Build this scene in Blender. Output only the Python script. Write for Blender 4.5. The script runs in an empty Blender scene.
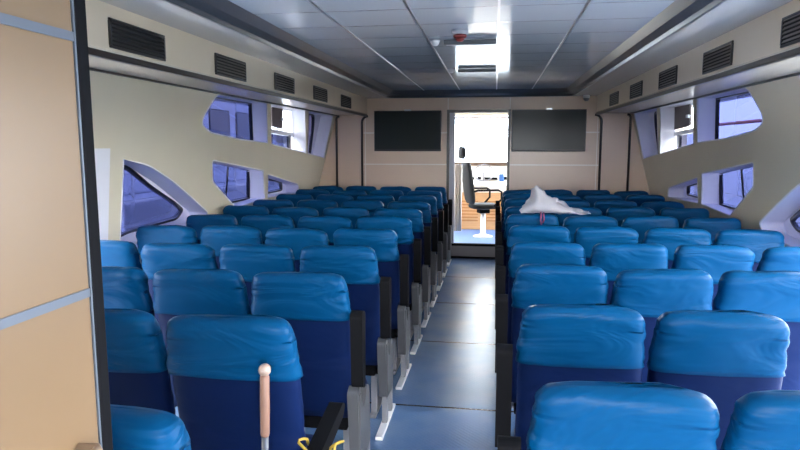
import bpy, bmesh, math, random
from mathutils import Vector, Matrix, noise
from mathutils.geometry import tessellate_polygon

S = bpy.context.scene
COL = S.collection
PI = math.pi

# ------------------------------------------------------------------ materials
def mat(name, color=(.5, .5, .5), rough=.5, metal=0., spec=.5, sheen=0., coat=0., coat_rough=.1):
    m = bpy.data.materials.new(name); m.use_nodes = True
    b = m.node_tree.nodes['Principled BSDF']
    b.inputs['Base Color'].default_value = (*color, 1)
    b.inputs['Roughness'].default_value = rough
    b.inputs['Metallic'].default_value = metal
    b.inputs['Specular IOR Level'].default_value = spec
    b.inputs['Sheen Weight'].default_value = sheen
    b.inputs['Coat Weight'].default_value = coat
    b.inputs['Coat Roughness'].default_value = coat_rough
    return m

def nd(m, t, **kw):
    n = m.node_tree.nodes.new(t)
    for k, v in kw.items(): setattr(n, k, v)
    return n

def lk(m, a, b): m.node_tree.links.new(a, b)
def bsdf(m): return m.node_tree.nodes['Principled BSDF']

def vary(m, c1, c2, scale=3., detail=4., rough=None, coords='Object', stretch=None):
    """base colour mixed between two tones by noise"""
    tc = nd(m, 'ShaderNodeTexCoord'); src = tc.outputs[coords]
    if stretch:
        mp = nd(m, 'ShaderNodeMapping'); mp.inputs['Scale'].default_value = stretch
        lk(m, src, mp.inputs['Vector']); src = mp.outputs['Vector']
    n = nd(m, 'ShaderNodeTexNoise'); n.inputs['Scale'].default_value = scale; n.inputs['Detail'].default_value = detail
    lk(m, src, n.inputs['Vector'])
    r = nd(m, 'ShaderNodeValToRGB')
    r.color_ramp.elements[0].position = .3; r.color_ramp.elements[1].position = .7
    r.color_ramp.elements[0].color = (*c1, 1); r.color_ramp.elements[1].color = (*c2, 1)
    lk(m, n.outputs['Fac'], r.inputs['Fac']); lk(m, r.outputs['Color'], bsdf(m).inputs['Base Color'])
    return n, src

def bump(m, height_socket, strength=.3, dist=.01):
    b = nd(m, 'ShaderNodeBump'); b.inputs['Strength'].default_value = strength; b.inputs['Distance'].default_value = dist
    lk(m, height_socket, b.inputs['Height']); lk(m, b.outputs['Normal'], bsdf(m).inputs['Normal'])

def grid_lines(m, socket, period, width, offset=0.):
    """1 on thin lines every `period` metres along a coordinate, else 0"""
    a = nd(m, 'ShaderNodeMath', operation='ADD'); a.inputs[1].default_value = offset; lk(m, socket, a.inputs[0])
    d = nd(m, 'ShaderNodeMath', operation='DIVIDE'); d.inputs[1].default_value = period; lk(m, a.outputs[0], d.inputs[0])
    f = nd(m, 'ShaderNodeMath', operation='FRACT'); lk(m, d.outputs[0], f.inputs[0])
    l = nd(m, 'ShaderNodeMath', operation='LESS_THAN'); l.inputs[1].default_value = width / period; lk(m, f.outputs[0], l.inputs[0])
    return l.outputs[0]

M = {}
M['wall'] = mat('cream_laminate', (.68, .61, .46), .32, spec=.5); vary(M['wall'], (.67, .60, .45), (.71, .64, .48), 1.2)
M['bulkhead'] = mat('tan_laminate', (.52, .40, .30), .28); vary(M['bulkhead'], (.66, .49, .36), (.70, .53, .39), 1.0)
M['fascia'] = mat('beige_fascia', (.70, .58, .42), .30)
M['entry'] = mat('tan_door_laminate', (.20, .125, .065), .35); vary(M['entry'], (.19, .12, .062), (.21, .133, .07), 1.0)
M['soffit'] = mat('pale_soffit', (.72, .63, .50), .22)
M['niche'] = mat('niche_lining', (.84, .84, .98), .45)  # white paint; the bluish light of the tinted panes is mixed into this colour
M['dark'] = mat('dark_brown_trim', (.028, .020, .016), .35)
M['black'] = mat('black_rubber', (.006, .006, .007), .6, spec=.06)
M['black_metal'] = mat('black_window_frame', (.008, .009, .02), .35)
M['silver'] = mat('brushed_aluminium', (.62, .64, .68), .28, .9)
M['pale_strip'] = mat('pale_joint_strip', (.80, .72, .64), .28, .0)
M['inlay'] = mat('dull_aluminium_inlay', (.13, .15, .18), .45, .5)
M['cove'] = mat('cove_moulding', (.085, .09, .10), .28, .2)
M['white'] = mat('white_gloss_paint', (.80, .80, .80), .35)
M['plaster'] = mat('white_coaming', (.78, .77, .80), .4)
M['grey_plastic'] = mat('grey_plastic', (.20, .20, .22), .4)
M['housing'] = mat('dark_grey_housing', (.10, .105, .115), .4)
M['bracket'] = mat('bracket_grey', (.075, .075, .08), .4)
M['light_grey'] = mat('light_grey_plastic', (.42, .42, .45), .4)
M['tv'] = mat('tv_glass', (.020, .026, .026), .18, spec=.12)
M['tv_case'] = mat('tv_case', (.012, .012, .014), .4)
M['red'] = mat('red_plastic', (.20, .025, .02), .4)
M['vent'] = mat('vent_black', (.030, .027, .026), .4)
M['vent_in'] = mat('vent_duct', (.006, .006, .006), .8)
M['steel'] = mat('steel', (.36, .36, .38), .3, 1.)
M['pink_grip'] = mat('beige_grip', (.26, .14, .095), .5)
M['ball'] = mat('worn_ball', (.60, .50, .44), .4)
vary(M['ball'], (.45, .36, .30), (.26, .15, .10), 40.)
M['yellow'] = mat('yellow_cord', (.42, .28, .035), .5)
M['leather'] = mat('dark_grey_leather', (.016, .018, .019), .65, spec=.2)
M['cream'] = mat('cream_gelcoat', (.80, .74, .62), .35)
M['handle'] = mat('bronze_handle', (.30, .21, .14), .35, .4)
M['blue_plastic'] = mat('blue_plastic', (.03, .12, .35), .4)
M['deck_blue'] = mat('blue_deck_paint', (.09, .20, .45), .4)
M['riser'] = mat('riser_panel', (.14, .12, .12), .4)
M['boat_grey'] = mat('boat_grey', (.50, .52, .60), .5)
M['boat_dark'] = mat('boat_dark', (.05, .055, .08), .3)
M['boat_white'] = mat('boat_white', (.75, .75, .74), .4)
M['rail_red'] = mat('red_rail_paint', (.55, .03, .08), .4)
M['brown_blind'] = mat('brown_blind', (.12, .09, .085), .6)

# fabrics: satin slip covers
def satin(name, c1, c2, rough, crease=.5):
    m = mat(name, c1, rough, spec=.10)
    n, src = vary(m, c1, c2, 2.5, 3.)
    mp = nd(m, 'ShaderNodeMapping'); mp.inputs['Scale'].default_value = (1.5, 3., 4.2)
    mp.inputs['Rotation'].default_value = (0, .35, 0)
    lk(m, src, mp.inputs['Vector'])
    w = nd(m, 'ShaderNodeTexNoise'); w.inputs['Scale'].default_value = 1.6; w.inputs['Detail'].default_value = 3.; w.inputs['Distortion'].default_value = .8
    oi = nd(m, 'ShaderNodeObjectInfo')
    add = nd(m, 'ShaderNodeVectorMath', operation='ADD')
    cmb = nd(m, 'ShaderNodeMath', operation='MULTIPLY'); cmb.inputs[1].default_value = 37.
    lk(m, oi.outputs['Random'], cmb.inputs[0])
    lk(m, mp.outputs['Vector'], add.inputs[0]); lk(m, cmb.outputs[0], add.inputs[1])
    lk(m, add.outputs['Vector'], w.inputs['Vector'])
    bump(m, w.outputs['Fac'], crease, .045)
    return m
M['satin'] = satin('blue_satin_cover', (.0002, .046, .130), (.0004, .060, .162), .42, .8)
M['navy'] = satin('royal_blue_backrest', (.0025, .010, .052), (.003, .012, .060), .5, .25)

# ceiling: glossy blue grey panels with thin cross joints
m = M['ceiling'] = mat('ceiling_panel', (.30, .37, .45), .12, spec=.7)
g = nd(m, 'ShaderNodeNewGeometry'); sx = nd(m, 'ShaderNodeSeparateXYZ'); lk(m, g.outputs['Position'], sx.inputs[0])
l = grid_lines(m, sx.outputs['Y'], .5, .008, .05)
mx = nd(m, 'ShaderNodeMix', data_type='RGBA'); mx.inputs['A'].default_value = (.56, .62, .67, 1); mx.inputs['B'].default_value = (.10, .11, .12, 1)
lk(m, l, mx.inputs['Factor']); lk(m, mx.outputs['Result'], bsdf(m).inputs['Base Color'])
nz = nd(m, 'ShaderNodeTexNoise'); nz.inputs['Scale'].default_value = 1.3; lk(m, g.outputs['Position'], nz.inputs['Vector'])
bump(m, nz.outputs['Fac'], .05, .02)
M['strip'] = mat('ceiling_border_panel', (.64, .63, .60), .2)

# floor: blue vinyl with raised tread and cross seams
m = M['floor'] = mat('blue_tread_vinyl', (.07, .12, .22), .25, spec=.9)
g = nd(m, 'ShaderNodeNewGeometry'); sx = nd(m, 'ShaderNodeSeparateXYZ'); lk(m, g.outputs['Position'], sx.inputs[0])
seam = grid_lines(m, sx.outputs['Y'], 1.44, .02, .23)
nz = nd(m, 'ShaderNodeTexNoise'); nz.inputs['Scale'].default_value = 2.2; nz.inputs['Detail'].default_value = 6
lk(m, g.outputs['Position'], nz.inputs['Vector'])
rp = nd(m, 'ShaderNodeValToRGB'); rp.color_ramp.elements[0].position = .35; rp.color_ramp.elements[1].position = .7
rp.color_ramp.elements[0].color = (.10, .20, .40, 1); rp.color_ramp.elements[1].color = (.17, .27, .42, 1)
lk(m, nz.outputs['Fac'], rp.inputs['Fac'])
mx = nd(m, 'ShaderNodeMix', data_type='RGBA'); mx.inputs['B'].default_value = (.015, .02, .03, 1)
lk(m, rp.outputs['Color'], mx.inputs['A']); lk(m, seam, mx.inputs['Factor']); lk(m, mx.outputs['Result'], bsdf(m).inputs['Base Color'])
mp = nd(m, 'ShaderNodeMapping'); mp.inputs['Rotation'].default_value = (0, 0, PI / 4); mp.inputs['Scale'].default_value = (38, 38, 38)
lk(m, g.outputs['Position'], mp.inputs['Vector'])
ck = nd(m, 'ShaderNodeTexVoronoi'); ck.inputs['Scale'].default_value = 1.; ck.inputs['Randomness'].default_value = .15
lk(m, mp.outputs['Vector'], ck.inputs['Vector'])
bump(m, ck.outputs['Distance'], .35, .005)

# wood of the helm console, with louvre lines
m = M['wood'] = mat('orange_wood', (.55, .27, .09), .35)
vary(m, (.52, .30, .13), (.62, .37, .17), 3., 5., stretch=(1, 1, 12))
m = M['wood_dark'] = mat('orange_wood_slat', (.40, .19, .06), .4)

# clear and tinted glass
def glass(name, tint, gloss=.08):
    m = bpy.data.materials.new(name); m.use_nodes = True
    nt = m.node_tree; nt.nodes.clear()
    out = nd(m, 'ShaderNodeOutputMaterial'); tr = nd(m, 'ShaderNodeBsdfTransparent'); gl = nd(m, 'ShaderNodeBsdfGlossy')
    tr.inputs['Color'].default_value = (*tint, 1); gl.inputs['Roughness'].default_value = .03
    lw = nd(m, 'ShaderNodeLayerWeight'); pw = nd(m, 'ShaderNodeMath', operation='POWER'); pw.inputs[1].default_value = 5.
    fr = nd(m, 'ShaderNodeMath', operation='MULTIPLY_ADD'); fr.inputs[1].default_value = .9; fr.inputs[2].default_value = .04
    lk(m, lw.outputs['Facing'], pw.inputs[0]); lk(m, pw.outputs[0], fr.inputs[0])
    ms = nd(m, 'ShaderNodeMixShader')
    lk(m, fr.outputs[0], ms.inputs['Fac']); lk(m, tr.outputs[0], ms.inputs[1]); lk(m, gl.outputs[0], ms.inputs[2])
    lk(m, ms.outputs[0], out.inputs['Surface'])
    return m
M['tint'] = glass('violet_tinted_glass', (.023, .028, .070))
M['clear'] = glass('clear_glass', (.92, .95, .97))

# thin translucent plastic of the carrier bag
m = M['bag'] = bpy.data.materials.new('translucent_plastic'); m.use_nodes = True
b = bsdf(m); b.inputs['Base Color'].default_value = (.68, .65, .68, 1); b.inputs['Roughness'].default_value = .3
tr = nd(m, 'ShaderNodeBsdfTransparent'); ms = nd(m, 'ShaderNodeMixShader'); ms.inputs['Fac'].default_value = .60
out = m.node_tree.nodes['Material Output']
tl = nd(m, 'ShaderNodeBsdfTranslucent'); tl.inputs['Color'].default_value = (.8, .78, .8, 1)
ms2 = nd(m, 'ShaderNodeMixShader'); ms2.inputs['Fac'].default_value = .3
lk(m, b.outputs[0], ms2.inputs[1]); lk(m, tl.outputs[0], ms2.inputs[2])
lk(m, tr.outputs[0], ms.inputs[1]); lk(m, ms2.outputs[0], ms.inputs[2]); lk(m, ms.outputs[0], out.inputs['Surface'])

m = M['water'] = mat('sea_water', (.03, .06, .08), .12)
nz = nd(m, 'ShaderNodeTexNoise'); nz.inputs['Scale'].default_value = 60.; nz.inputs['Detail'].default_value = 4
tc = nd(m, 'ShaderNodeTexCoord'); lk(m, tc.outputs['Object'], nz.inputs['Vector']); bump(m, nz.outputs['Fac'], .5, .1)

# ------------------------------------------------------------------ mesh helpers
def obj(name, bm, m, parent=None, smooth=False, loc=None):
    me = bpy.data.meshes.new(name)
    bmesh.ops.recalc_face_normals(bm, faces=bm.faces)
    bm.to_mesh(me); bm.free()
    for p in me.polygons: p.use_smooth = smooth
    ms = m if isinstance(m, (list, tuple)) else [m]
    for x in ms: me.materials.append(x)
    o = bpy.data.objects.new(name, me); COL.objects.link(o)
    if parent is not None: o.parent = parent
    if loc: o.location = loc
    return o

def empty(name, loc=(0, 0, 0), rz=0.):
    o = bpy.data.objects.new(name, None); COL.objects.link(o)
    o.location = loc; o.rotation_euler = (0, 0, rz); o.empty_display_size = .1
    return o

def tag(o, label, cat, group=None):
    o['label'] = label; o['category'] = cat
    if group: o['group'] = group
    return o

def struct(name, bm, m, parent=None, smooth=False):
    o = obj(name, bm, m, parent, smooth)
    if parent is None: o['kind'] = 'structure'
    return o

def box(bm, lo, hi, bevel=0., seg=2):
    lo, hi = Vector(lo), Vector(hi)
    mt = Matrix.Translation((lo + hi) / 2) @ Matrix.Diagonal((*(hi - lo), 1))
    r = bmesh.ops.create_cube(bm, size=1, matrix=mt)
    if bevel:
        es = list({e for v in r['verts'] for e in v.link_edges})
        bmesh.ops.bevel(bm, geom=es, offset=bevel, segments=seg, affect='EDGES', profile=.5)
    return bm

def bx(lo, hi, bevel=0., seg=2): return box(bmesh.new(), lo, hi, bevel, seg)

def tube(bm, pts, r, n=10, caps=True, closed=False):
    pts = [Vector(p) for p in pts]; rings = []; up = None
    L = len(pts)
    for i, p in enumerate(pts):
        if closed: d = pts[(i + 1) % L] - pts[i - 1]
        else: d = pts[min(i + 1, L - 1)] - pts[max(i - 1, 0)]
        d.normalize()
        if up is None:
            up = Vector((0, 0, 1)) if abs(d.z) < .9 else Vector((1, 0, 0))
        s = d.cross(up).normalized(); up = s.cross(d).normalized()
        rr = r[i] if isinstance(r, (list, tuple)) else r
        rings.append([bm.verts.new(p + (s * math.cos(a) + up * math.sin(a)) * rr) for a in [2 * PI * k / n for k in range(n)]])
    for i in range(L if closed else L - 1):
        a, b = rings[i], rings[(i + 1) % L]
        for k in range(n): bm.faces.new((a[k], a[(k + 1) % n], b[(k + 1) % n], b[k]))
    if caps and not closed:
        bm.faces.new(rings[0][::-1]); bm.faces.new(rings[-1])
    return bm

def lathe(bm, prof, n=20, c=(0, 0, 0), axis='z'):
    rings = []
    for r, z in prof:
        ring = []
        for k in range(n):
            a = 2 * PI * k / n; x, y = r * math.cos(a), r * math.sin(a)
            p = (x, y, z) if axis == 'z' else ((x, z, y) if axis == 'y' else (z, x, y))
            ring.append(bm.verts.new(Vector(c) + Vector(p)))
        rings.append(ring)
    for a, b in zip(rings, rings[1:]):
        for k in range(n): bm.faces.new((a[k], a[(k + 1) % n], b[(k + 1) % n], b[k]))
    bm.faces.new(rings[0][::-1]); bm.faces.new(rings[-1])
    return bm

def prism(bm, poly, f0, f1):
    """closed prism: poly of (u,v), f0/f1 map (u,v) to the two 3-D caps"""
    a = [bm.verts.new(f0(*p)) for p in poly]; b = [bm.verts.new(f1(*p)) for p in poly]
    for t in tessellate_polygon([[Vector((u, v, 0)) for u, v in poly]]):
        bm.faces.new([a[i] for i in t]); bm.faces.new([b[i] for i in reversed(t)])
    n = len(poly)
    for i in range(n): bm.faces.new((a[i], a[(i + 1) % n], b[(i + 1) % n], b[i]))
    return bm

def sheet(bm, outer, holes, f):
    loops = [[Vector((u, v, 0)) for u, v in lp] for lp in [outer] + holes]
    vs = [bm.verts.new(f(u, v)) for lp in [outer] + holes for u, v in lp]
    for t in tessellate_polygon(loops):
        try: bm.faces.new([vs[i] for i in t])
        except ValueError: pass
    return bm

def rounded(poly, r, seg=5, radii=None):
    """round the corners of a 2-D polygon"""
    out = []; n = len(poly)
    for i in range(n):
        p, a, b = Vector(poly[i]), Vector(poly[i - 1]), Vector(poly[(i + 1) % n])
        rr = radii[i] if radii else r
        if rr <= 0: out.append(tuple(p)); continue
        da, db = a - p, b - p
        rr = min(rr, da.length * .45, db.length * .45)
        p0, p1 = p + da.normalized() * rr, p + db.normalized() * rr
        for k in range(seg + 1):
            t = k / seg
            q = p0 * (1 - t) ** 2 + p * 2 * t * (1 - t) + p1 * t * t
            out.append(tuple(q))
    return out

def inset(poly, d):
    """shrink a 2-D polygon by d (mitred)"""
    n = len(poly); ar = sum(poly[i][0] * poly[(i + 1) % n][1] - poly[(i + 1) % n][0] * poly[i][1] for i in range(n))
    s = 1 if ar > 0 else -1; out = []
    for i in range(n):
        p, a, b = Vector(poly[i]), Vector(poly[i - 1]), Vector(poly[(i + 1) % n])
        e0, e1 = (p - a), (b - p)
        if e0.length < 1e-6 or e1.length < 1e-6: out.append(tuple(p)); continue
        e0.normalize(); e1.normalize()
        n0, n1 = Vector((-e0.y, e0.x)) * s, Vector((-e1.y, e1.x)) * s
        mm = (n0 + n1); k = max(.35, 1 + n0.dot(n1))
        q = p + mm * (d / k); out.append((q.x, q.y))
    return out

# ------------------------------------------------------------------ the cabin
CX = -.265                       # centre line of the boat; the camera stands to the right of it, at x = 0
FASC, BAYO, ZS, ZC, ZM = 1.775, 2.285, 2.285, 2.545, 2.64
YB, YA = 9.9, -1.5               # front bulkhead, after end
KT = .27                         # the side liner leans out towards the floor
def side_pt(s, y, z, off=0.): return Vector((CX + s * (BAYO + off + KT * (ZS - z)), y, z))

struct('floor', bx((CX - 3.2, YA - .1, -.12), (CX + 3.2, YB + .05, 0)), M['floor'])

# windows: outlines of the niches in the liner, (y, z)
N1 = rounded([(5.31, 2.00), (5.52, 2.275), (6.80, 2.275), (7.12, 1.83), (6.25, 1.865), (5.55, 1.92)], 0, 5, [.14, .10, 0, 0, .1, .2])
N2 = [(6.93, 2.275), (8.24, 2.275), (8.76, 1.69), (7.25, 1.815)]
N3 = [(8.40, 2.275), (9.72, 2.275), (9.80, 1.60), (8.86, 1.685)]
NB = rounded([(5.72, 1.66), (7.18, 1.50), (7.46, 1.14), (6.60, 1.10), (5.84, 1.44)], 0, 4, [.05, 0, 0, .03, .05])
NC = rounded([(7.38, 1.445), (8.75, 1.24), (8.88, 1.10), (7.56, 1.14)], 0, 4, [0, .08, .03, 0])
NA = rounded([(4.24, 1.70), (4.60, 1.645), (5.05, 1.49), (5.45, 1.32), (5.90, 1.12), (5.86, 1.02), (5.2, .98), (4.43, .95)], 0, 4, [0, .1, .1, .1, .06, .06, .1, 0])
# panes behind them, on the outer skin
P1, P2 = inset(N1, -.01), inset(N2, -.01)
P3 = rounded([(8.42, 2.27), (9.30, 2.27), (9.42, 2.12), (9.62, 1.66), (8.95, 1.70)], 0, 4, [0, .1, .1, 0, 0])
PB = [(5.95, 1.67), (7.20, 1.515), (7.42, 1.13), (6.72, 1.13), (6.15, 1.40)]
PC = rounded([(7.45, 1.42), (8.52, 1.29), (8.62, 1.15), (7.6, 1.15)], 0, 4, [0, .08, .05, 0])
PA = rounded([(4.30, 1.70), (4.62, 1.635), (5.03, 1.45), (5.50, 1.27), (5.72, 1.17), (5.62, 1.08), (4.80, 1.06), (4.45, 1.00)], 0, 4, [0, .1, .1, .05, .1, .1, .05, 0])
NICHES = [(N1, P1, 'tint'), (N2, P2, 'clear'), (N3, P3, 'tint'), (NB, PB, 'tint'), (NC, PC, 'tint'), (NA, PA, 'tint')]
DOORWAYS = {-1: [(1.9, .02), (4.30, .02), (3.90, 1.62), (1.9, 1.62)], 1: [(.6, .02), (4.55, .02), (4.45, 2.12), (.6, 2.12)]}  # right opening is out of view, enlarged to let more daylight in
DEPTH = .20
wn = 0
for s, sname in ((-1, 'left'), (1, 'right')):
    DOORWAY = DOORWAYS[s]
    bm = bmesh.new()
    outer = [(YA, 0), (YB + .05, 0), (YB + .05, ZS + .03), (YA, ZS + .03)]
    sheet(bm, outer, [n for n, p, g in NICHES] + [DOORWAY], lambda y, z: side_pt(s, y, z))
    w = struct('wall_' + sname, bm, M['wall'])
    # outer skin of the hull, with the panes cut out
    bm = bmesh.new()
    sheet(bm, outer, [p for n, p, g in NICHES] + [DOORWAY], lambda y, z: side_pt(s, y, z, DEPTH))
    obj('hull_skin', bm, M['niche'], w)
    for i, (n, p, gname) in enumerate(NICHES):
        wn += 1
        # lining of the niche: the reveal from liner to skin
        bm = bmesh.new(); k = len(n)
        a = [bm.verts.new(side_pt(s, y, z)) for y, z in n]; b = [bm.verts.new(side_pt(s, y, z, DEPTH)) for y, z in n]
        for j in range(k): bm.faces.new((a[j], a[(j + 1) % k], b[(j + 1) % k], b[j]))
        win = struct('window_%d' % wn, bm, M['plaster'] if gname == 'clear' else M['niche'])
        # white edge bead round the opening
        bm = bmesh.new(); tube(bm, [side_pt(s, y, z, .004) for y, z in n], .009, 6, closed=True)
        obj('edge_bead', bm, M['plaster'], win, True)
        bm = bmesh.new(); q = inset(p, .022)
        for off0, off1 in ((DEPTH - .022, DEPTH + .012),):
            f0 = [bm.verts.new(side_pt(s, y, z, off0)) for y, z in p]; g0 = [bm.verts.new(side_pt(s, y, z, off0)) for y, z in q]
            f1 = [bm.verts.new(side_pt(s, y, z, off1)) for y, z in p]; g1 = [bm.verts.new(side_pt(s, y, z, off1)) for y, z in q]
            k = len(p)
            for j in range(k):
                h = (j + 1) % k
                bm.faces.new((f0[j], f0[h], g0[h], g0[j])); bm.faces.new((f1[j], f1[h], g1[h], g1[j]))
                bm.faces.new((g0[j], g0[h], g1[h], g1[j])); bm.faces.new((f0[j], f0[h], f1[h], f1[j]))
        obj('window_frame', bm, M['plaster'] if gname == 'clear' else M['black_metal'], win)
        bm = bmesh.new(); sheet(bm, inset(p, .01), [], lambda y, z: side_pt(s, y, z, DEPTH))
        obj('pane', bm, M[gname], win)
        if gname == 'clear':      # escape hatch window: a transom, a brown blind above and a black stay below
            bm = bmesh.new()
            prism(bm, [(7.05, 2.03), (8.50, 1.97), (8.55, 1.92), (7.10, 1.98)], lambda y, z: side_pt(s, y, z, DEPTH - .03), lambda y, z: side_pt(s, y, z, DEPTH + .02))
            obj('transom', bm, M['plaster'], win)
            bm = bmesh.new()
            pl = [(7.44, 2.27), (7.83, 2.27), (8.00, 2.02), (7.60, 2.04)] if s < 0 else [(7.62, 2.27), (8.28, 2.27), (8.48, 2.0), (7.82, 2.03)]
            prism(bm, pl, lambda y, z: side_pt(s, y, z, DEPTH - .028), lambda y, z: side_pt(s, y, z, DEPTH - .008))
            obj('blind', bm, M['brown_blind'], win)
            bm = bmesh.new(); c = side_pt(s, 7.86 if s < 0 else 7.78, 2.14, DEPTH - .035)
            box(bm, c - Vector((.012, .05, .02)), c + Vector((.012, .05, .02)), .006)
            obj('latch', bm, M['grey_plastic'] if s < 0 else M['white'], win)
            bm = bmesh.new()
            y0 = 8.30
            prism(bm, [(y0, 1.94), (y0 + .10, 1.94), (y0 + .25, 1.75), (y0 + .15, 1.75)], lambda y, z: side_pt(s, y, z, DEPTH - .03), lambda y, z: side_pt(s, y, z, DEPTH + .0))
            obj('stay', bm, M['black_metal'], win)
            bm = bmesh.new(); sheet(bm, [(7.15, 1.97), (8.45, 1.92), (8.62, 1.72), (7.3, 1.83)], [], lambda y, z: side_pt(s, y, z, DEPTH - .015))
            obj('lower_pane', bm, M['tint'], win)
        if gname == 'tint' and n is NB:
            bm = bmesh.new(); tube(bm, [side_pt(s, 6.55, 1.60, DEPTH - .01), side_pt(s, 6.72, 1.14, DEPTH - .01)], .010, 6)
            obj('glazing_bar', bm, M['black_metal'], win, True)
    # side doorway with a white coaming
    bm = bmesh.new(); k = len(DOORWAY)
    a = [bm.verts.new(side_pt(s, y, z, -.02)) for y, z in DOORWAY]; b = [bm.verts.new(side_pt(s, y, z, DEPTH + .02)) for y, z in DOORWAY]
    oo = inset(DOORWAY, -.16); oo = [(y, max(z, .01)) for y, z in oo]
    c = [bm.verts.new(side_pt(s, y, z, -.02)) for y, z in oo]; d = [bm.verts.new(side_pt(s, y, z, .0)) for y, z in oo]
    for j in range(k):
        h = (j + 1) % k
        bm.faces.new((a[j], a[h], b[h], b[j])); bm.faces.new((a[j], a[h], c[h], c[j])); bm.faces.new((c[j], c[h], d[h], d[j]))
    struct('door_%d' % (2 if s < 0 else 3), bm, M['plaster'])
    # soffit under the duct, fascia with the vents, dark bead along its foot
    xs, xf = CX + s * (BAYO + .03), CX + s * FASC
    struct('ceiling_soffit_' + sname, bx((min(xs, xf), YA, ZS - .0), (max(xs, xf), YB, ZS + .02)), M['soffit'])
    struct('wall_fascia_' + sname, bx((min(xf, xf + s * .03), YA, ZS + .0205), (max(xf, xf + s * .03), YB, ZC + .02)), M['fascia'])
    i0 = 1 if s < 0 else 3
    struct('trim_%d' % i0, bx((min(xf - s * .008, xf + s * .03), YA, ZS - .028), (max(xf - s * .008, xf + s * .03), YB - .02, ZS + .008), .006), M['dark'])
    struct('trim_%d' % (i0 + 1), bx((min(xs - s * .035, xs - s * .06), YA, ZS - .014), (max(xs - s * .035, xs - s * .06), YB - .02, ZS - .0005)), M['dark'])
    # dark bands that drop from the soffit to the floor on the front bulkhead, rounded at the head
    for xo, nm in ((FASC + .08, 5), (BAYO - .01, 6)):
        bm = bmesh.new(); x1 = CX + s * xo; r = .10 if nm == 5 else .05
        pts = [(x1, YB - .03, .0), (x1, YB - .03, ZS - .02 - r)]
        for t in range(1, 6):
            a_ = t / 5 * PI / 2; pts.append((x1 - s * (r - r * math.cos(a_)), YB - .03, ZS - .02 - r + r * math.sin(a_)))
        tube(bm, pts, .018, 8)
        struct('trim_%d' % (nm + (2 if s > 0 else 0)), bm, M['dark'], smooth=True)

# ceiling: lower border all round, moulded step, raised glossy field
def rr(x0, x1, y0, y1, r0, r1):  # rounded at the front end only
    return rounded([(x0, y0), (x1, y0), (x1, y1), (x0, y1)], 0, 6, [0, 0, r0, r1])
lo = rr(CX - 1.42, CX + 1.42, YA + .01, 9.74, .22, .22); hi = rr(CX - 1.29, CX + 1.29, YA + .01, 9.61, .16, .16)
bm = bmesh.new()
sheet(bm, [(CX - FASC - .03, YA), (CX + FASC + .03, YA), (CX + FASC + .03, YB + .02), (CX - FASC - .03, YB + .02)], [lo], lambda x, y: Vector((x, y, ZC)))
struct('ceiling_border', bm, M['strip'])
bm = bmesh.new(); k = len(lo); mid = [((a[0] * .35 + b[0] * .65), (a[1] * .35 + b[1] * .65)) for a, b in zip(lo, hi)]
prof = [(lo, ZC - .012), (inset(lo, .018), ZC - .012), (inset(lo, .03), ZC + .012), (mid, ZC + .04), (hi, ZM)]
rows = [[bm.verts.new((x, y, z)) for x, y in pl] for pl, z in prof]
rows.insert(0, [bm.verts.new((x, y, ZC + .002)) for x, y in inset(lo, -.004)])
for a, b in zip(rows, rows[1:]):
    for j in range(k): bm.faces.new((a[j], a[(j + 1) % k], b[(j + 1) % k], b[j]))
struct('ceiling_step', bm, M['cove'])
bm = bmesh.new(); sheet(bm, inset(hi, -.002), [], lambda x, y: Vector((x, y, ZM))); struct('ceiling', bm, M['ceiling'])
for j, x in enumerate((-1.09, -.545, .008, .53)):
    struct('trim_%d' % (20 + j), bx((x - .008, YA + .02, ZM - .004), (x + .008, 9.60, ZM - .0005)), M['silver'])
struct('ceiling_roof', bx((CX - 2.9, YA, ZM + .04), (CX + 2.9, YB, ZM + .10)), M['boat_white'])
struct('ceiling_duct_left', bx((CX - 2.9, YA, ZS + .022), (CX - FASC - .035, YB, ZM + .03)), M['boat_white'])
struct('ceiling_duct_right', bx((CX + FASC + .035, YA, ZS + .022), (CX + 2.9, YB, ZM + .03)), M['boat_white'])

# front bulkhead with its doorway
DX0, DX1, DZ0, DZ1 = -.64, .19, .235, 2.31
bm = bmesh.new()
for lo_, hi_ in (((CX - 3.1, YB, 0), (DX0, YB + .06, ZM + .1)), ((DX1, YB, 0), (CX + 3.1, YB + .06, ZM + .1)), ((DX0, YB, DZ1), (DX1, YB + .06, ZM + .1))):
    box(bm, lo_, hi_)
struct('wall_front', bm, M['bulkhead'])
bm = bmesh.new()
box(bm, (DX0 - .115, YB - .02, DZ0), (DX0 - .075, YB + .07, DZ1 + .045)); box(bm, (DX1, YB - .02, DZ0), (DX1 + .04, YB + .07, DZ1 + .045))
box(bm, (DX0 - .075, YB - .02, DZ1), (DX1, YB + .07, DZ1 + .045))
dr = struct('door_1', bm, M['dark'])
bm = bx((DX0 - .073, YB - .012, DZ0), (DX0 + .012, YB + .05, DZ1 - .001), .004); obj('sliding_leaf_edge', bm, M['light_grey'], dr)
struct('trim_30', bx((DX0 - .115, YB - .03, DZ0 - .035), (DX1 + .04, YB + .06, DZ0 + .002), .006), M['black'])
struct('wall_riser', bx((DX0 - .115, YB - .012, .03), (DX1 + .04, YB - .002, DZ0 - .036)), M['riser'])
struct('baseboard_front', bx((DX0 - .115, YB - .02, .0), (DX1 + .04, YB - .001, .03)), M['black'])
j = 31
for z in (2.0, 1.5):
    struct('trim_%d' % j, bx((CX - FASC - .06, YB - .006, z - .010), (DX0 - .117, YB, z + .010)), M['pale_strip']); j += 1
    struct('trim_%d' % j, bx((DX1 + .042, YB - .006, z - .010), (CX + FASC + .06, YB, z + .010)), M['pale_strip']); j += 1
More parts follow.
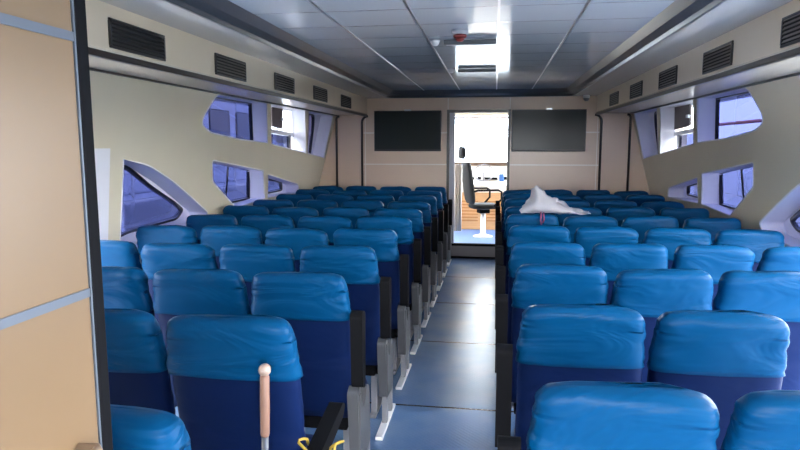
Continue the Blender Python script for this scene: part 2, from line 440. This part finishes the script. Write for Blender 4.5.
for x in (DX0 - .10, DX1 + .03, CX - FASC - .03, CX + FASC + .03):
    z0 = DZ1 + .05 if abs(x - CX) < 1 else .0
    struct('trim_%d' % j, bx((x - .006, YB - .005, z0), (x + .006, YB, ZC - .01)), M['pale_strip']); j += 1

# entry on the near left: a door leaf folded back against a partition, with its black jamb
PX = -.74
struct('wall_entry', bx((PX - .12, YA, 0), (PX - .045, 1.025, ZC - .02)), M['bulkhead'])
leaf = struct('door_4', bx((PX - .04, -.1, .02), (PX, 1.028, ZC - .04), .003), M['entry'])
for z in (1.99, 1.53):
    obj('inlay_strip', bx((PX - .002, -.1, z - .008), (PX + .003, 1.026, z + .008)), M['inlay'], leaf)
bm = bmesh.new(); tube(bm, [(PX, .97, 1.252), (PX + .035, .97, 1.255), (PX + .045, .96, 1.256), (PX + .045, .86, 1.245)], .010, 8)
obj('door_handle', bm, M['handle'], leaf, True)
struct('trim_50', bx((PX - .12, 1.0335, 0), (PX + .003, 1.066, ZC - .02), .003), M['black'])
struct('trim_51', bx((PX - .004, 1.0285, 0), (PX + .002, 1.033, ZC - .02)), M['inlay'])
struct('wall_back', bx((CX - 3.0, .98, 0), (PX - .121, 1.02, ZC)), M['bulkhead'])
# after end: open to the deck between two wing walls
bm = bmesh.new(); box(bm, (1.85, YA - .06, 0), (CX + 3.1, YA, ZM)); box(bm, (PX - .04, YA - .06, 2.2), (1.85, YA, ZM))
struct('wall_after', bm, M['bulkhead'])

# ------------------------------------------------------------------ vents
def vent(s, y0, label):
    xf = CX + s * FASC
    o = empty('air_vent', (xf, y0 + .28, 2.395)); tag(o, label, 'air vent', 'air vents along the ducts')
    n = -s  # faces the aisle
    bm = bmesh.new()
    W_, H_, f = .28, .078, .014
    x0, x1 = sorted((n * .0005, n * .014))
    box(bm, (x0, -W_, H_ - f), (x1, W_, H_), .003); box(bm, (x0, -W_, -H_), (x1, W_, -H_ + f), .003)
    box(bm, (x0, -W_, -H_ + f), (x1, -W_ + f, H_ - f)); box(bm, (x0, W_ - f, -H_ + f), (x1, W_, H_ - f))
    obj('frame', bm, M['vent'], o)
    x2, x3 = sorted((n * .0006, n * .002))
    obj('backing', bx((x2, -W_ + f, -H_ + f), (x3, W_ - f, H_ - f)), M['vent_in'], o)
    for q in range(6):
        z = -H_ + f + .012 + q * .0225
        bm = bmesh.new(); vs = [(n * .003, z + .008), (n * .013, z - .005), (n * .013, z - .002), (n * .003, z + .011)]
        a = [bm.verts.new((x, -W_ + f, zz)) for x, zz in vs]; b = [bm.verts.new((x, W_ - f, zz)) for x, zz in vs]
        for h in range(4): bm.faces.new((a[h], a[(h + 1) % 4], b[(h + 1) % 4], b[h]))
        bm.faces.new(a[::-1]); bm.faces.new(b)
        obj('slat', bm, M['vent'] if s < 0 and y0 < 4 else M['grey_vent'], o)
M['grey_vent'] = mat('vent_grey_slat', (.16, .14, .12), .35)
vl = ['by the near left post, largest of the left vents', 'above the left ribbon window, second nearest on the left', 'middle one of the five on the left duct',
      'fourth from the near end of the left duct', 'farthest one on the left, by the bulkhead']
vr = ['at the right picture edge, largest of the right vents', 'above the near end of the right upper window', 'middle one of the five on the right duct',
      'fourth from the near end of the right duct', 'farthest one on the right, by the dome camera']
for k, y in enumerate((3.12, 4.39, 5.64, 6.90, 8.17)):
    vent(-1, y, 'black slatted air vent ' + vl[k]); vent(1, y, 'black slatted air vent ' + vr[k])

# ------------------------------------------------------------------ televisions, camera, ceiling fittings
def tv(x0, x1, label):
    o = empty('tv', ((x0 + x1) / 2, YB - .007, 1.71)); tag(o, label, 'television', 'televisions on the front bulkhead')
    w = (x1 - x0) / 2; h = .635
    bm = bmesh.new(); box(bm, (-w, -.075, 0), (w, -.03, h), .008); box(bm, (-w * .5, -.03, .1), (w * .5, -.008, h - .1), .01)
    obj('casing', bm, M['tv_case'], o)
    obj('screen', bx((-w + .016, -.077, .030), (w - .016, -.0752, h - .016)), M['tv'], o)
    obj('top_sensor', bx((-.05, -.085, h - .004), (.05, -.04, h + .018), .005), M['silver'], o)
tv(-1.91, -.84, 'black flat television on bulkhead left of the doorway')
tv(.25, 1.36, 'black flat television on bulkhead right of the doorway')
o = empty('dome_camera', (1.33, 9.70, ZC - .001)); tag(o, 'small white dome security camera under the ceiling above the right television', 'camera')
obj('camera_base', lathe(bmesh.new(), [(.045, 0), (.05, -.012), (.05, -.03), (.044, -.045)]), M['white'], o, True)
obj('dome', lathe(bmesh.new(), [(.043, -.0455), (.041, -.06), (.032, -.078), (.015, -.088), (.002, -.09)]), M['grey_plastic'], o, True)

o = empty('smoke_detector', (-.27, 4.70, ZM - .0008)); tag(o, 'round grey smoke detector with a red collar on the ceiling', 'smoke detector')
obj('detector_base', lathe(bmesh.new(), [(.058, 0), (.06, -.01), (.058, -.028), (.05, -.034)]), M['light_grey'], o, True)
obj('collar', lathe(bmesh.new(), [(.049, -.0345), (.049, -.05), (.040, -.058)]), M['red'], o, True)
obj('sensor_cage', lathe(bmesh.new(), [(.030, -.0585), (.032, -.07), (.022, -.08), (.004, -.083)]), M['red'], o, True)
for y, lab, lab2 in ((5.12, 'long grey linear light fitting across the ceiling, nearer one', 'small white ceiling speaker at the end of the nearer light fitting'),
                     (7.02, 'long grey linear light fitting across the ceiling, farther one', 'small white ceiling speaker at the end of the farther light fitting')):
    o = empty('linear_light', (-.22, y, ZM - .0045)); tag(o, lab, 'ceiling light', 'linear ceiling lights')
    bm = bmesh.new(); box(bm, (-.20, -.035, -.036), (.215, .035, 0), .006)
    obj('housing', bm, M['housing'], o)
    obj('diffuser', bx((-.18, -.022, -.0385), (.195, .022, -.0365)), M['light_grey'], o)
    o = empty('ceiling_speaker', (-.49, y - .02, ZM - .0045)); tag(o, lab2, 'speaker', 'ceiling speakers')
    obj('speaker_body', lathe(bmesh.new(), [(.035, 0), (.036, -.012), (.030, -.03), (.016, -.042), (.002, -.045)]), M['white'], o, True)
    obj('speaker_ring', lathe(bmesh.new(), [(.041, 0), (.041, -.006), (.037, -.008), (.0365, 0)]), M['silver'], o, True)

# ------------------------------------------------------------------ seats
def slab(levels, nu=30, ex=5.5):
    """closed soft slab: levels = (centre x, centre y, z, half width, half depth)"""
    bm = bmesh.new(); rings = []
    for cx, cy, z, hw, hd in levels:
        ring = []
        for k in range(nu):
            a = 2 * PI * k / nu; c, s_ = math.cos(a), math.sin(a)
            x = hw * math.copysign(abs(c) ** (2 / ex), c); y = hd * math.copysign(abs(s_) ** (2 / 3.0), s_)
            ring.append(bm.verts.new((cx + x, cy + y, z)))
        rings.append(ring)
    for a, b in zip(rings, rings[1:]):
        for k in range(nu): bm.faces.new((a[k], a[(k + 1) % nu], b[(k + 1) % nu], b[k]))
    bm.faces.new(rings[0][::-1]); bm.faces.new(rings[-1])
    return bm

TOP, HEM = 1.195, .955
def back_y(z): return .055 + (TOP - z) * .20         # the back leans aft: lower means farther forward
def back_levels(w, z0, z1, grow, td, round_top=True, n=16, squeeze=0.):
    lv = []; rc = .050
    for i in range(n + 1):
        z = z0 + (z1 - z0) * (i / n) ** .8
        hw = w / 2 + grow - .024 * max(0, (z - .93) / .27); hd = td
        if round_top:
            t = (z - (z1 - rc)) / rc
            if t > 0:
                k = 1 - math.sqrt(max(0, 1 - t * t)); hw -= rc * k * .95; hd *= max(.25, 1 - k * .75)
        if squeeze and i == 0: hw -= squeeze; hd -= squeeze
        lv.append((0, back_y(z), z, hw, hd))
    return lv

def wrinkle(bm, seed, amp):
    off = Vector((seed * 7.3, seed * 3.1, seed * 5.7))
    bm.normal_update()
    for v in bm.verts:
        p = v.co
        q = Vector((p.x * 3.2 + p.z * 2.0, p.y * 3., p.z * 13. - p.x * 3.)) + off
        d = noise.noise(q) * amp + noise.noise(Vector((p.x * 6, p.y * 6, p.z * 5)) + off) * amp * .7
        edge = max(0, abs(p.x) - .15) / .09
        d += noise.noise(Vector((p.x * 4, p.y * 9, p.z * 38)) + off) * amp * .75 * min(1, edge)
        k = 1 - .75 * max(0., min(1., (p.z - (TOP - .05)) / .035))
        v.co = p + v.normal * d * k

MESH = {}
def seat_meshes(w, tag_):
    out = {}
    for v in range(5):
        bm = slab(back_levels(w, HEM, TOP, .012, .062, True, 26, 0.), 56)
        # soft crown, a little dip or swell that differs from cover to cover
        for vt in bm.verts:
            if vt.co.z > TOP - .08:
                vt.co.z += .010 * noise.noise(Vector((vt.co.x * 7 + v * 11, v * 3.3, 0))) - .010 * (vt.co.x / (w / 2)) ** 2
        wrinkle(bm, v + 1 + len(tag_), .0085)
        o = obj('headrest_cover', bm, M['satin'], None, True); out['cover%d' % v] = o.data; bpy.data.objects.remove(o)
    bm = slab(back_levels(w, .40, 1.15, 0., .050, True, 22), 36)
    for vt in bm.verts:     # seam across the shell
        vt.co.y += .010 * math.exp(-((vt.co.z - .73) / .012) ** 2) * (1 if vt.co.y < back_y(vt.co.z) else -1)
    wrinkle(bm, 9, .003)
    o = obj('backrest', bm, M['navy'], None, True); out['backrest'] = o.data; bpy.data.objects.remove(o)
    lv = []
    for i in range(9):
        t = i / 8; k = 1 - math.sqrt(max(0, 1 - (2 * t - 1) ** 2)) * 1.0
        lv.append((0, .455, .345 + .11 * t, w / 2 - .005 - .03 * k, .225 - .03 * k))
    bm = slab(lv, 28, 5); o = obj('seat_cushion', bm, M['navy'], None, True); out['cushion'] = o.data; bpy.data.objects.remove(o)
    bm = bmesh.new(); box(bm, (-w / 2 + .03, .24, .30), (w / 2 - .03, .66, .343), .006)
    box(bm, (-w / 2 + .05, .205, .30), (w / 2 - .05, .24, .42), .004)
    o = obj('seat_frame', bm, M['black'], None); out['frame'] = o.data; bpy.data.objects.remove(o)
    bm = bmesh.new(); box(bm, (-.018, .27, .022), (.018, .33, .30), .004); box(bm, (-.018, .56, .022), (.018, .61, .30), .004)
    box(bm, (-.022, .22, 0), (.022, .66, .022), .004)
    o = obj('leg', bm, M['grey_plastic'], None); out['leg'] = o.data; bpy.data.objects.remove(o)
    return out

# the pieces of an aisle end, drawn for a seat whose aisle side is +x (mirrored by sx)
def aisle_meshes(sx, x0, dark):
    out = {}
    def keep(key, name, bm, m, smooth=False):
        o = obj(name, bm, m, None, smooth); out[key] = o.data; bpy.data.objects.remove(o)
    def P(pts, a, b, bev=.006):
        bm = bmesh.new(); prism(bm, pts, lambda y, z: Vector((sx * a, y, z)), lambda y, z: Vector((sx * b, y, z)))
        return bm
    a, b = x0 + .022, x0 + .082
    t_ = 1.02 if dark else .985
    up = rounded([(.02, .62), (.075, .60), (.085, t_), (.045, t_ + .02), (.005, t_)], 0, 4, [.02, .02, .03, .02, .03])
    dn = rounded([(.04, .66), (.06, .585), (.44, .655), (.47, .69), (.44, .715)], 0, 4, [.02, .02, .03, .03, .02])
    bm = P(up, a, b); bmesh.ops.bevel(bm, geom=[e for e in bm.edges if len(e.link_faces) == 2 and e.calc_face_angle(0) > 1.2], offset=.010, segments=2, affect='EDGES')
    keep('arm_up', 'armrest', bm, M['black'])
    bm = P(dn, a, b); bmesh.ops.bevel(bm, geom=[e for e in bm.edges if len(e.link_faces) == 2 and e.calc_face_angle(0) > 1.2], offset=.010, segments=2, affect='EDGES')
    keep('arm_down', 'armrest', bm, M['black'])
    sd = rounded([(.0, .59), (.06, .62), (.11, .49), (.16, .46), (.22, .56), (.28, .53), (.30, .23), (.25, .20), (.05, .22)], 0, 3, [.02, .02, .03, .03, .02, .02, .02, .02, .03])
    bm = P(sd, x0 + .004, x0 + .058)
    box(bm, (min(sx * (x0 + .058), sx * (x0 + .066)), .02, .24), (max(sx * (x0 + .058), sx * (x0 + .066)), .05, .58), .003)
    keep('bracket', 'side_bracket', bm, M['black'] if dark else M['bracket'])
    bm = bmesh.new(); lo_, hi_ = sorted((sx * (x0 + .012), sx * (x0 + .046)))
    box(bm, (lo_, .12, .022), (hi_, .17, .20), .004)
    keep('stay', 'leg', bm, M['grey_plastic'])
    bm = bmesh.new(); lo_, hi_ = sorted((sx * (x0 + .004), sx * (x0 + .052)))
    box(bm, (lo_, -.08, 0), (hi_, .44, .022), .005)
    keep('rail', 'foot_rail', bm, M['white'])
    return out

ROWS_L = ['row nearest the entry door leaf', 'second row from the near end', 'third row from the near end', 'fourth row from the near end', 'fifth row from the near end',
          'sixth row from the near end', 'fifth row from the bulkhead', 'fourth row from the bulkhead', 'third row from the bulkhead', 'second row from the bulkhead', 'row nearest the bulkhead']
ROWS_R = ['row nearest the picture bottom', 'second row from the near end', 'third row from the near end', 'fourth row from the near end', 'fifth row from the near end',
          'fifth row from the bulkhead', 'fourth row from the bulkhead', 'third row from the bulkhead', 'second row from the bulkhead', 'row nearest the bulkhead']
COLS = ['on the aisle', 'second from the aisle', 'third from the aisle', 'fourth from the aisle']

def add(name, me, parent):
    o = bpy.data.objects.new(name, me); COL.objects.link(o); o.parent = parent; return o

random.seed(4)
BLOCKS = ((-1, 'left', -.700, .50, .532, 1.235, 11, ROWS_L), (1, 'right', .104, .475, .500, 1.526, 10, ROWS_R))
for s, bname, x_edge, w, pitch, y0, nrow, rows in BLOCKS:
    ms = seat_meshes(w, bname); am = aisle_meshes(-s, w / 2, s > 0)
    for i in range(nrow):
        ncol = (1 if i == 0 else 3 if i == 1 else 4) if s < 0 else (2 if i == 0 else 2 if i == 1 else 3 if i == 2 else 4)
        for c in range(ncol):
            x = x_edge + s * (w / 2 + c * pitch)
            o = empty('passenger_seat', (x, y0 + .8 * i + random.uniform(-.012, .012), 0), random.uniform(-.012, .012))
            tag(o, 'blue covered seat, %s block, %s, %s' % (bname, rows[i], COLS[c]), 'seat', 'seats of the %s block' % bname)
            cv = add('headrest_cover', ms['cover%d' % random.randrange(5)], o)
            cv.location.z = random.uniform(-.008, .006) - (.012 if s < 0 else 0); cv.scale.x = random.uniform(.98, 1.0)
            add('backrest', ms['backrest'], o).location.z = -.012 if s < 0 else 0; add('seat_cushion', ms['cushion'], o); add('seat_frame', ms['frame'], o)
            for lx in (-w / 2 + .07, w / 2 - .07): add('leg', ms['leg'], o).location.x = lx
            if c == 0:
                add('armrest', am['arm_down' if (s < 0 and i == 1) else 'arm_up'], o)
                add('side_bracket', am['bracket'], o); add('leg', am['stay'], o); add('leg', am['stay'], o).location.y = .18; add('foot_rail', am['rail'], o)

# ------------------------------------------------------------------ loose things among the seats
o = empty('mop_handle', (-.79, 1.955, 0)); tag(o, 'upright steel stick with pinkish grip and round knob behind a left seat', 'stick')
top = Vector((.016, .016, 1.02)); d = top.normalized()
bm = bmesh.new(); tube(bm, [d * .004, d * .80], .0125, 12); obj('shaft', bm, M['steel'], o, True)
bm = bmesh.new(); tube(bm, [d * .79, d * .80, d * .90, d * 1.005, d * 1.015], [.014, .0165, .0175, .0165, .013], 14); obj('grip', bm, M['pink_grip'], o, True)
bm = bmesh.new(); bmesh.ops.create_uvsphere(bm, u_segments=18, v_segments=12, radius=.0225, matrix=Matrix.Translation(d * 1.03)); obj('knob', bm, M['ball'], o, True)
bm = bmesh.new(); lathe(bm, [(.018, 0), (.018, .02), (.014, .035)]); obj('rubber_tip', bm, M['black'], o, True)

bm = bmesh.new()
pts = []
for k in range(26):
    t = k / 25; a = t * 2 * PI * 1.0
    pts.append((-.63 + .075 * math.cos(a) + .012 * math.sin(5 * a), 2.15 + .045 * math.sin(a), .645 - .05 * (1 - abs(math.cos(a))) + .05 * abs(math.cos(a)) * 1.0))
tube(bm, pts[:-1], .0055, 8, closed=True)
tag(obj('cord_loop', bm, M['yellow'], None, True), 'yellow cord looped round the lowered armrest of a left aisle seat', 'cord')

# crumpled carrier bag lying over two seat backs on the right
bm = bmesh.new(); nu, nv = 44, 22; grid = []
for i in range(nu):
    u = i / (nu - 1); row = []
    h = .20 * (math.exp(-((u - .20) / .13) ** 2) * .75 + .75 * math.exp(-((u - .42) / .30) ** 2)) * (1 - u) ** .22
    for j in range(nv):
        a = j / (nv - 1) * 2 * PI
        rad_y = (.05 + .11 * math.sin(PI * min(1, u * .95 + .08)) ** .7) * (1.0 if u < .95 else .5)
        y = rad_y * math.cos(a); zz = (.5 + .5 * math.sin(a)) ** 1.15
        x = u * .60
        p = Vector((x, y * (1 - .55 * zz), .006 + max(.008, h) * zz))
        q = Vector((x * 11, y * 9, p.z * 11)); p += Vector((noise.noise(q), noise.noise(q + Vector((9, 0, 0))), noise.noise(q + Vector((0, 9, 0))) * .8)) * .030 * (.3 + zz)
        q *= 2.6; p += Vector((noise.noise(q), noise.noise(q + Vector((5, 0, 0))), noise.noise(q + Vector((0, 5, 0))))) * .016 * (.3 + zz)
        p.z = max(p.z, .004)
        row.append(bm.verts.new(p))
    grid.append(row)
for a, b in zip(grid, grid[1:]):
    for j in range(nv - 1): bm.faces.new((a[j], a[j + 1], b[j + 1], b[j]))
bmesh.ops.remove_doubles(bm, verts=bm.verts, dist=.0005)
bag = empty('plastic_bag', (.245, 5.60, 1.200)); tag(bag, 'crumpled clear white plastic bag lying across the tops of right block seats', 'bag')
obj('bag_body', bm, M['bag'], bag, True)
bm = bmesh.new(); tube(bm, [(.16, -.075, .03), (.165, -.10, .0), (.16, -.103, -.05), (.17, -.10, -.085)], .006, 6)
tube(bm, [(.19, -.072, .03), (.185, -.10, .0), (.19, -.103, -.04), (.18, -.10, -.07)], .006, 6)
obj('red_tie', bm, mat('red_tie_plastic', (.22, .03, .09), .5), bag, True)

# ------------------------------------------------------------------ wheelhouse seen through the doorway
WY0, WY1 = YB + .062, 12.5
struct('floor_wheelhouse', bx((-2.3, WY0, .12), (1.8, WY1, .234)), M['deck_blue'])
struct('ceiling_wheelhouse', bx((-2.4, WY0, 2.62), (1.9, WY1 + .1, 2.70)), M['white'])
bm = bmesh.new()
box(bm, (-2.3, WY1, .12), (1.8, WY1 + .06, 1.42)); box(bm, (-2.3, WY1, 2.38), (1.8, WY1 + .06, 2.62))
for x in (-2.3, -1.1, .62, 1.74): box(bm, (x, WY1, 1.42), (x + .06, WY1 + .06, 2.38))
fw = struct('wall_wheelhouse_front', bm, M['cream'])
for s, x in ((-1, -2.36), (1, 1.8)):
    bm = bmesh.new(); box(bm, (x, WY0, .12), (x + .06, WY1, 1.3)); box(bm, (x, WY0, 2.38), (x + .06, WY1, 2.62)); box(bm, (x, WY0, 1.3), (x + .06, WY0 + .15, 2.38)); box(bm, (x, WY1 - .1, 1.3), (x + .06, WY1, 2.38))
    struct('wall_wheelhouse_' + ('left' if s < 0 else 'right'), bm, M['cream'])
k = 12
for x0, x1 in ((-2.24, -1.1), (-1.04, .62), (.68, 1.74)):
    k += 1; wd = struct('window_%d' % k, bx((x0, WY1 + .02, 1.42), (x1, WY1 + .03, 2.38)), M['clear'])
    bm = bmesh.new(); box(bm, (x0, WY1 - .025, 1.40), (x1, WY1 - .001, 1.475), .008); obj('window_sill', bm, mat('brown_sill', (.07, .045, .03), .5), wd)
struct('trim_60', bx((-2.2, WY1 - .05, 2.32), (1.7, WY1 - .002, 2.37), .01), mat('grey_header', (.55, .50, .50), .5))

con = empty('helm_console', (-.2, 11.62, .2345)); tag(con, 'orange wooden helm console with louvred front and cream dashboard through the doorway', 'console')
obj('cabinet', bx((-.95, 0, 0), (1.05, .78, .70), .01), M['wood'], con)
for cx in (-.28, .26):
    for q in range(7):
        obj('louvre', bx((cx - .19, -.012, .16 + q * .06), (cx + .19, -.001, .185 + q * .06), .003), M['wood_dark'], con)
bm = bmesh.new(); prism(bm, [(-.03, .701), (.80, .701), (.80, 1.12), (.62, 1.12), (.30, .92), (-.03, .84)], lambda y, z: Vector((-.97, y, z)), lambda y, z: Vector((1.07, y, z)))
obj('dashboard', bm, M['cream'], con)
bm = bmesh.new()
for x0, x1, h in ((-.33, -.18, .04), (-.12, -.05, .045), (.02, .26, .04), (.34, .44, .05)): box(bm, (x0, .25, .925), (x1, .34, .93 + h), .006)
obj('instrument_panel', bm, M['black'], con)
bm = bmesh.new(); c = Vector((.0, .10, 1.06)); ax = Vector((0, -.75, .66)).normalized(); e1 = Vector((1, 0, 0)); e2 = ax.cross(e1)
tube(bm, [c + (e1 * math.cos(a) + e2 * math.sin(a)) * .19 for a in [2 * PI * t / 32 for t in range(32)]], .012, 8, closed=True)
for a in (.5, 2.6, 4.7): tube(bm, [c, c + (e1 * math.cos(a) + e2 * math.sin(a)) * .19], .008, 6)
tube(bm, [c, c - ax * .22], .022, 8)
obj('steering_wheel', bm, M['grey_plastic'], con, True)
o = empty('blue_radio', (.13, 11.72, 1.135)); tag(o, 'small blue radio set standing on the right of the helm console', 'radio')
obj('case', bx((-.045, 0, 0), (.045, .07, .14), .01), M['blue_plastic'], o); bm = bmesh.new(); tube(bm, [(.03, .03, .135), (.035, .03, .26)], .005, 6); obj('aerial', bm, M['black'], o)

ch = empty('helm_chair', (-.18, 10.74, .2345), .38); tag(ch, 'dark padded helm chair on white pedestal, turned sideways in the doorway', 'chair')
bm = bmesh.new()
lathe(bm, [(.17, 0), (.17, .012), (.10, .03), (.045, .05), (.040, .40), (.03, .41)], 24); obj('pedestal', bm, M['white'], ch, True)
obj('slide_box', bx((-.09, -.09, .41), (.09, .09, .49), .01), M['black'], ch)
lv = [(0, 0, .49 + .085 * t, .235 - .03 * abs(2 * t - 1) ** 3, .235 - .03 * abs(2 * t - 1) ** 3) for t in [q / 6 for q in range(7)]]
obj('seat', slab(lv, 28, 4), M['leather'], ch, True)
# backrest stands at -x, leaning back
lv = []
for q in range(13):
    t = q / 12; k = 1 - math.sqrt(max(0, 1 - (2 * t - 1) ** 4)); lv.append((-.235 - .10 * t, 0, .585 + .70 * t, .055 - .02 * k, .215 - .06 * k))
obj('backrest', slab(lv, 28, 3), M['leather'], ch, True)
lv = [(-.40, 0, 1.34 + .21 * t, .045 - .02 * abs(2 * t - 1) ** 3, .13 - .04 * abs(2 * t - 1) ** 3) for t in [q / 6 for q in range(7)]]
obj('headrest', slab(lv, 24, 3), M['leather'], ch, True)
bm = bmesh.new()
for y in (-.05, .05): tube(bm, [(-.335, y, 1.27), (-.39, y, 1.40)], .008, 6)
obj('headrest_post', bm, M['steel'], ch)
for y in (-.27, .27):
    bm = bmesh.new(); tube(bm, [(-.26, y * .9, .80), (-.20, y, .82), (.16, y, .82), (.22, y, .79), (.22, y, .66), (.10, y * .9, .545)], .018, 8)
    obj('armrest', bm, M['black'], ch, True)
# white curtain gathered on the left of the wheelhouse doorway
bm = bmesh.new(); a = []; b = []
for q in range(40):
    t = q / 39; x = -.655 + .13 * t; y = 10.15 + .018 * math.sin(t * 26)
    a.append(bm.verts.new((x, y, .40))); b.append(bm.verts.new((x, y, 1.50)))
for q in range(39): bm.faces.new((a[q], a[q + 1], b[q + 1], b[q]))
M['curtain'] = mat('pale_curtain', (.62, .60, .56), .7)
cu = obj('net_curtain', bm, M['curtain'], None, True); md = cu.modifiers.new('thickness', 'SOLIDIFY'); md.thickness = .004
tag(cu, 'pale gathered curtain hanging at the left inside the wheelhouse doorway', 'curtain')

# ------------------------------------------------------------------ outside
bm = bmesh.new(); sheet(bm, [(-300, -300), (300, -300), (300, 300), (-300, 300)], [], lambda x, y: Vector((x, y, -1.2)))
o = obj('sea', bm, M['water']); o['kind'] = 'structure'
def neighbour(x, y0, y1, wdt, label):
    o = empty('moored_boat', (x, (y0 + y1) / 2, -1.25)); tag(o, label, 'boat')
    L = (y1 - y0) / 2
    bm = bmesh.new(); prism(bm, [(-wdt, -L), (wdt, -L), (wdt, L * .7), (0, L), (-wdt, L * .7)], lambda a, b: Vector((a * .8, b, 0)), lambda a, b: Vector((a, b, 2.1)))
    obj('hull', bm, M['boat_grey'], o)
    obj('deckhouse', bx((-wdt * .8, -L * .85, 2.101), (wdt * .8, L * .55, 4.6), .05), M['boat_grey'], o)
    obj('roof', bx((-wdt * .9, -L * .9, 4.601), (wdt * .9, L * .6, 4.75), .03), M['boat_white'], o)
    n = int(L * 1.4 / 1.6)
    for q in range(n):
        y = -L * .8 + q * 1.6
        bm = bx((wdt * .8 - .02, y, 3.15), (wdt * .8 + .03, y + 1.15, 3.95), .05); obj('window', bm, M['boat_dark'], o)
    bm = bmesh.new()
    for q in range(int(2 * L / 1.5)):
        y = -L * .9 + q * 1.5; tube(bm, [(wdt * .93, y, 2.1), (wdt * .93, y, 3.0)], .025, 6)
    for z in (2.55, 3.0): tube(bm, [(wdt * .93, -L * .9, z), (wdt * .93, L * .7, z)], .025, 6)
    obj('guard_rail', bm, M['boat_white'], o, True)
neighbour(-9.5, 1, 40, 3.2, 'grey boat moored alongside, seen through the left windows')
o = empty('guard_rail', (CX - 3.7, 5.5, -.05)); tag(o, 'pale two-bar guard rail outside the left windows', 'rail')
for z in (1.55, 1.22):
    bm = bmesh.new(); tube(bm, [(0, -3, z), (0, 12, z)], .022, 8); obj('bar', bm, M['boat_white'], o, True)
for y in (-3, -1.2, .6, 2.4, 4.2, 6, 9, 12):
    bm = bmesh.new(); tube(bm, [(0, y, 0), (0, y + .05, 1.55)], .020, 8); obj('stanchion', bm, M['boat_white'], o, True)
o = struct('floor_side_deck_left', bx((CX - 4.0, -2, -.2), (CX - 3.05, YB + 8, -.05)), M['boat_grey'])
# side deck of this boat with its red handrail, on the right
struct('floor_side_deck', bx((CX + 3.05, -2, -.2), (CX + 4.0, YB + 1, -.05)), M['boat_grey'])
o = empty('side_rail', (CX + 3.45, 4.5, -.05)); tag(o, 'red painted rail outside the right windows', 'rail')
bm = bmesh.new(); tube(bm, [(0, -6, 2.15), (0, 6, 2.15)], .022, 8); obj('top_rail', bm, M['rail_red'], o, True)
for y in (-6, -3, 0, 3, 6):
    bm = bmesh.new(); tube(bm, [(0, y, 0), (0, y, 2.15)], .02, 8); obj('stanchion', bm, M['boat_white'], o, True)
bm = bmesh.new(); tube(bm, [(0, -6, 1.2), (0, 6, 1.2)], .012, 8); obj('lower_rail', bm, M['boat_white'], o, True)

# ------------------------------------------------------------------ light and camera
W_ = bpy.data.worlds.new('overcast_sky'); S.world = W_; W_.use_nodes = True
nt = W_.node_tree; bg = nt.nodes['Background']; bg.inputs['Color'].default_value = (.93, .96, 1.0, 1); bg.inputs['Strength'].default_value = 23.0

cam = bpy.data.cameras.new('camera'); co = bpy.data.objects.new('camera', cam); COL.objects.link(co)
cam.sensor_fit = 'HORIZONTAL'; cam.sensor_width = 36.; cam.lens = 620. / 800. * 36.
co.location = (0, 0, 1.80); co.rotation_euler = (PI / 2 - .1275, 0, .1509)
cam.clip_start = .02; cam.clip_end = 800
S.camera = co
S.cycles.max_bounces = 10; S.cycles.diffuse_bounces = 7; S.cycles.glossy_bounces = 5; S.cycles.transparent_max_bounces = 12
S.cycles.use_denoising = True; S.cycles.sample_clamp_indirect = 12.
vs = S.view_settings; vs.view_transform = 'Standard'; vs.look = 'None'; vs.exposure = .15; vs.gamma = 1.; vs.use_curve_mapping = False
